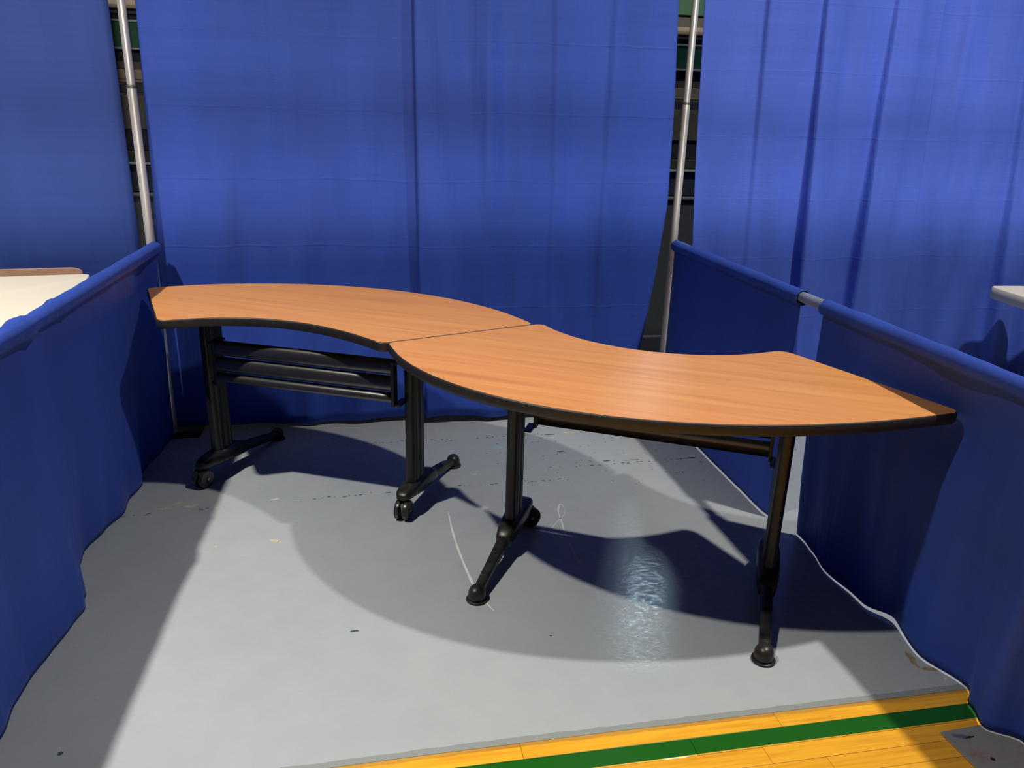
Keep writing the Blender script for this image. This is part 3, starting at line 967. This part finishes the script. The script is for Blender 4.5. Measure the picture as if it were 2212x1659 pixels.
# ---------------------------------------------------------------- left booth: cream table and chair
def plain_table(label, corner, ang, sx, sy, zt, th, rad):
    """corner is the back corner; table extends along sx (local x) and -sy (local y)"""
    Mx = Matrix.Translation((corner[0], corner[1], 0)) @ Matrix.Rotation(ang, 4, 'Z')
    x0, x1 = (0, sx) if sx > 0 else (sx, 0)
    def rr(off):
        pts = []
        for cx, cy, a0 in ((x1 - rad, -rad, 0), (x0 + rad, -rad, PI / 2), (x0 + rad, -sy + rad, PI), (x1 - rad, -sy + rad, 1.5 * PI)):
            for k in range(7):
                a = a0 + PI / 2 * k / 6
                pts.append(((cx + (rad + off) * math.cos(a)), (cy + (rad + off) * math.sin(a))))
        return pts
    ctr = Mx @ Vector(((x0 + x1) / 2, -sy / 2, 0))
    t = thing('table', label, 'table', ctr)
    bm = bmesh.new()
    pts = [(Mx @ Vector((x, y, 0))).to_2d() for x, y in rr(-0.003)]
    poly_prism(bm, pts, zt - th + 0.002, zt)
    finish('tabletop', bm, M_CREAM, t, angle=30)
    bm = bmesh.new()
    pro = [(-0.003, zt - 0.0006), (0.0, zt - 0.003), (0.001, zt - th / 2), (0.0, zt - th + 0.003), (-0.003, zt - th)]
    rows = [[bm.verts.new((*(Mx @ Vector((x, y, 0))).to_2d(), z)) for x, y in rr(d)] for d, z in pro]
    rows.append(rows[0])
    n = len(rows[0])
    for a, b in zip(rows, rows[1:]):
        for i in range(n):
            bm.faces.new((a[i], a[(i + 1) % n], b[(i + 1) % n], b[i]))
    finish('edge_band', bm, M_CREAMEDGE, t, angle=50)
    for lx, ly in ((x0 + 0.30, -0.14), (x1 - 0.30, -0.14), (x0 + 0.30, -sy + 0.14), (x1 - 0.30, -sy + 0.14)):
        bm = bmesh.new()
        p = Mx @ Vector((lx, ly, 0))
        lathe(bm, [(0.02, 0.0005), (0.022, 0.004), (0.02, 0.012), (0.0185, 0.02), (0.0185, zt - th - 0.01), (0.04, zt - th - 0.009), (0.04, zt - th)], Matrix.Translation(p), 16)
        finish('leg', bm, M_STEEL, t)
    return t
plain_table('cream topped table in the left booth, beyond the left rail', (-0.235, -0.115), math.radians(8), -1.35, 0.95, 0.83, 0.035, 0.04)
plain_table('cream table with thick pale edge in the right booth, far right', (4.395, -0.062), math.radians(-5), 1.5, 0.75, 0.700, 0.062, 0.05)

def chair():
    t = thing('chair', 'tan wooden chair, only its back top showing behind the left cream table', 'chair', (-0.50, -0.2, 0))
    Mx = Matrix.Translation((-0.487, -0.072, 0)) @ Matrix.Rotation(math.radians(6), 4, 'Z')
    # back panel with rounded top corners, slightly bowed
    bm = bmesh.new()
    hw, z0, z1 = 0.20, 0.50, 0.846
    pro = [(-hw, z0), (hw, z0)]
    for cx, a0 in ((hw - 0.05, 0), (-hw + 0.05, PI / 2)):
        for k in range(7):
            a = a0 + PI / 2 * k / 6
            pro.append((cx + 0.05 * math.cos(a), z1 - 0.022 + 0.022 * math.sin(a)))
    rings = []
    for off in (-0.008, 0.008):
        rings.append([Mx @ Vector((x, off + 0.05 * x * x * 2 * -1, z)) for x, z in pro])
    loft(bm, rings)
    finish('backrest', bm, M_CHAIRWOOD, t, angle=40)
    bm = bmesh.new()
    box(bm, (-0.20, -0.43, 0.44), (0.20, -0.04, 0.458), Mx, 0.006)
    finish('seat', bm, M_CHAIRWOOD, t, angle=40)
    for sx in (-1, 1):
        bm = bmesh.new()
        tube(bm, Mx @ Vector((sx * 0.17, 0.012, 0.0)), Mx @ Vector((sx * 0.17, 0.0165, 0.80)), 0.010, n=12)
        finish('leg', bm, M_STEEL, t)
        bm = bmesh.new()
        tube(bm, Mx @ Vector((sx * 0.18, -0.41, 0.0)), Mx @ Vector((sx * 0.17, -0.37, 0.442)), 0.011, n=12)
        finish('leg', bm, M_STEEL, t)
        bm = bmesh.new()
        tube(bm, Mx @ Vector((sx * 0.17, -0.37, 0.434)), Mx @ Vector((sx * 0.17, 0.014, 0.434)), 0.009, n=12)
        finish('seat_rail', bm, M_STEEL, t)
chair()

# ---------------------------------------------------------------- bleachers behind the drapes (seen through the two gaps)
bl = thing('bleachers', 'folded gym bleachers with green fronts, seen through gaps beside the poles', 'bleachers', (1.6, 1.7, 0))
Y0 = 1.5
def bband(name, z0, z1, dy, mat, depth=0.35, bevel=0.003):
    bm = bmesh.new()
    back = 0.0 if z0 < 1.6 else (0.28 if z0 < 1.99 else 0.62)   # each row sits further back
    k = (Y0 + back + 3.874) / (Y0 + 3.874)
    z0, z1 = 1.5706 + (z0 - 1.5706) * k, 1.5706 + (z1 - 1.5706) * k
    dy += back
    box(bm, (-3.5, Y0 + dy, z0), (6.5, Y0 + dy + depth, z1), bevel=bevel)
    return finish(name, bm, mat, bl, smooth=False)
bband('base_panel', 0.0, 0.985, 0.03, M_BL_WALL)
bm = bmesh.new()
tube(bm, (-3.5, Y0 + 0.015, 1.0), (6.5, Y0 + 0.015, 1.0), 0.016, n=12)
finish('hand_rail', bm, M_BL_RAIL, bl)
bband('riser_panel', 1.016, 1.178, 0.06, M_BL_NAVY)
bband('trim_strip', 1.182, 1.196, 0.02, M_BL_TRIM)
bband('riser_panel', 1.198, 1.262, 0.03, M_BL_OLIVE)
bband('riser_panel', 1.264, 1.386, 0.08, M_BL_DARK)
bband('riser_panel', 1.388, 1.585, 0.06, M_BL_BROWN)
bband('riser_panel', 1.598, 1.646, 0.09, M_BL_NAVY)
bband('seat_nose', 1.655, 1.672, 0.0, M_BL_TAN, 0.3, 0.006)
bband('seat_board', 1.674, 1.730, 0.02, M_BL_TAN)
bband('riser_panel', 1.733, 1.775, 0.06, M_BL_BROWN)
bband('riser_panel', 1.777, 1.835, 0.09, M_BL_DARK)
bband('trim_strip', 1.837, 1.849, 0.0, M_BL_TRIM)
bband('front_panel', 1.850, 1.986, 0.015, M_BL_GREEN)
bband('trim_strip', 1.987, 1.999, 0.0, M_BL_TRIM)
bband('riser_panel', 2.003, 2.030, 0.09, M_BL_DARK)
bband('riser_panel', 2.032, 2.056, 0.07, M_BL_NAVY)
bband('seat_nose', 2.058, 2.074, 0.0, M_BL_TAN, 0.3, 0.006)
bband('seat_board', 2.076, 2.106, 0.03, M_BL_TAN)
bband('riser_panel', 2.108, 2.172, 0.08, M_BL_BROWN)
bband('front_panel', 2.176, 2.40, 0.015, M_BL_GREEN)
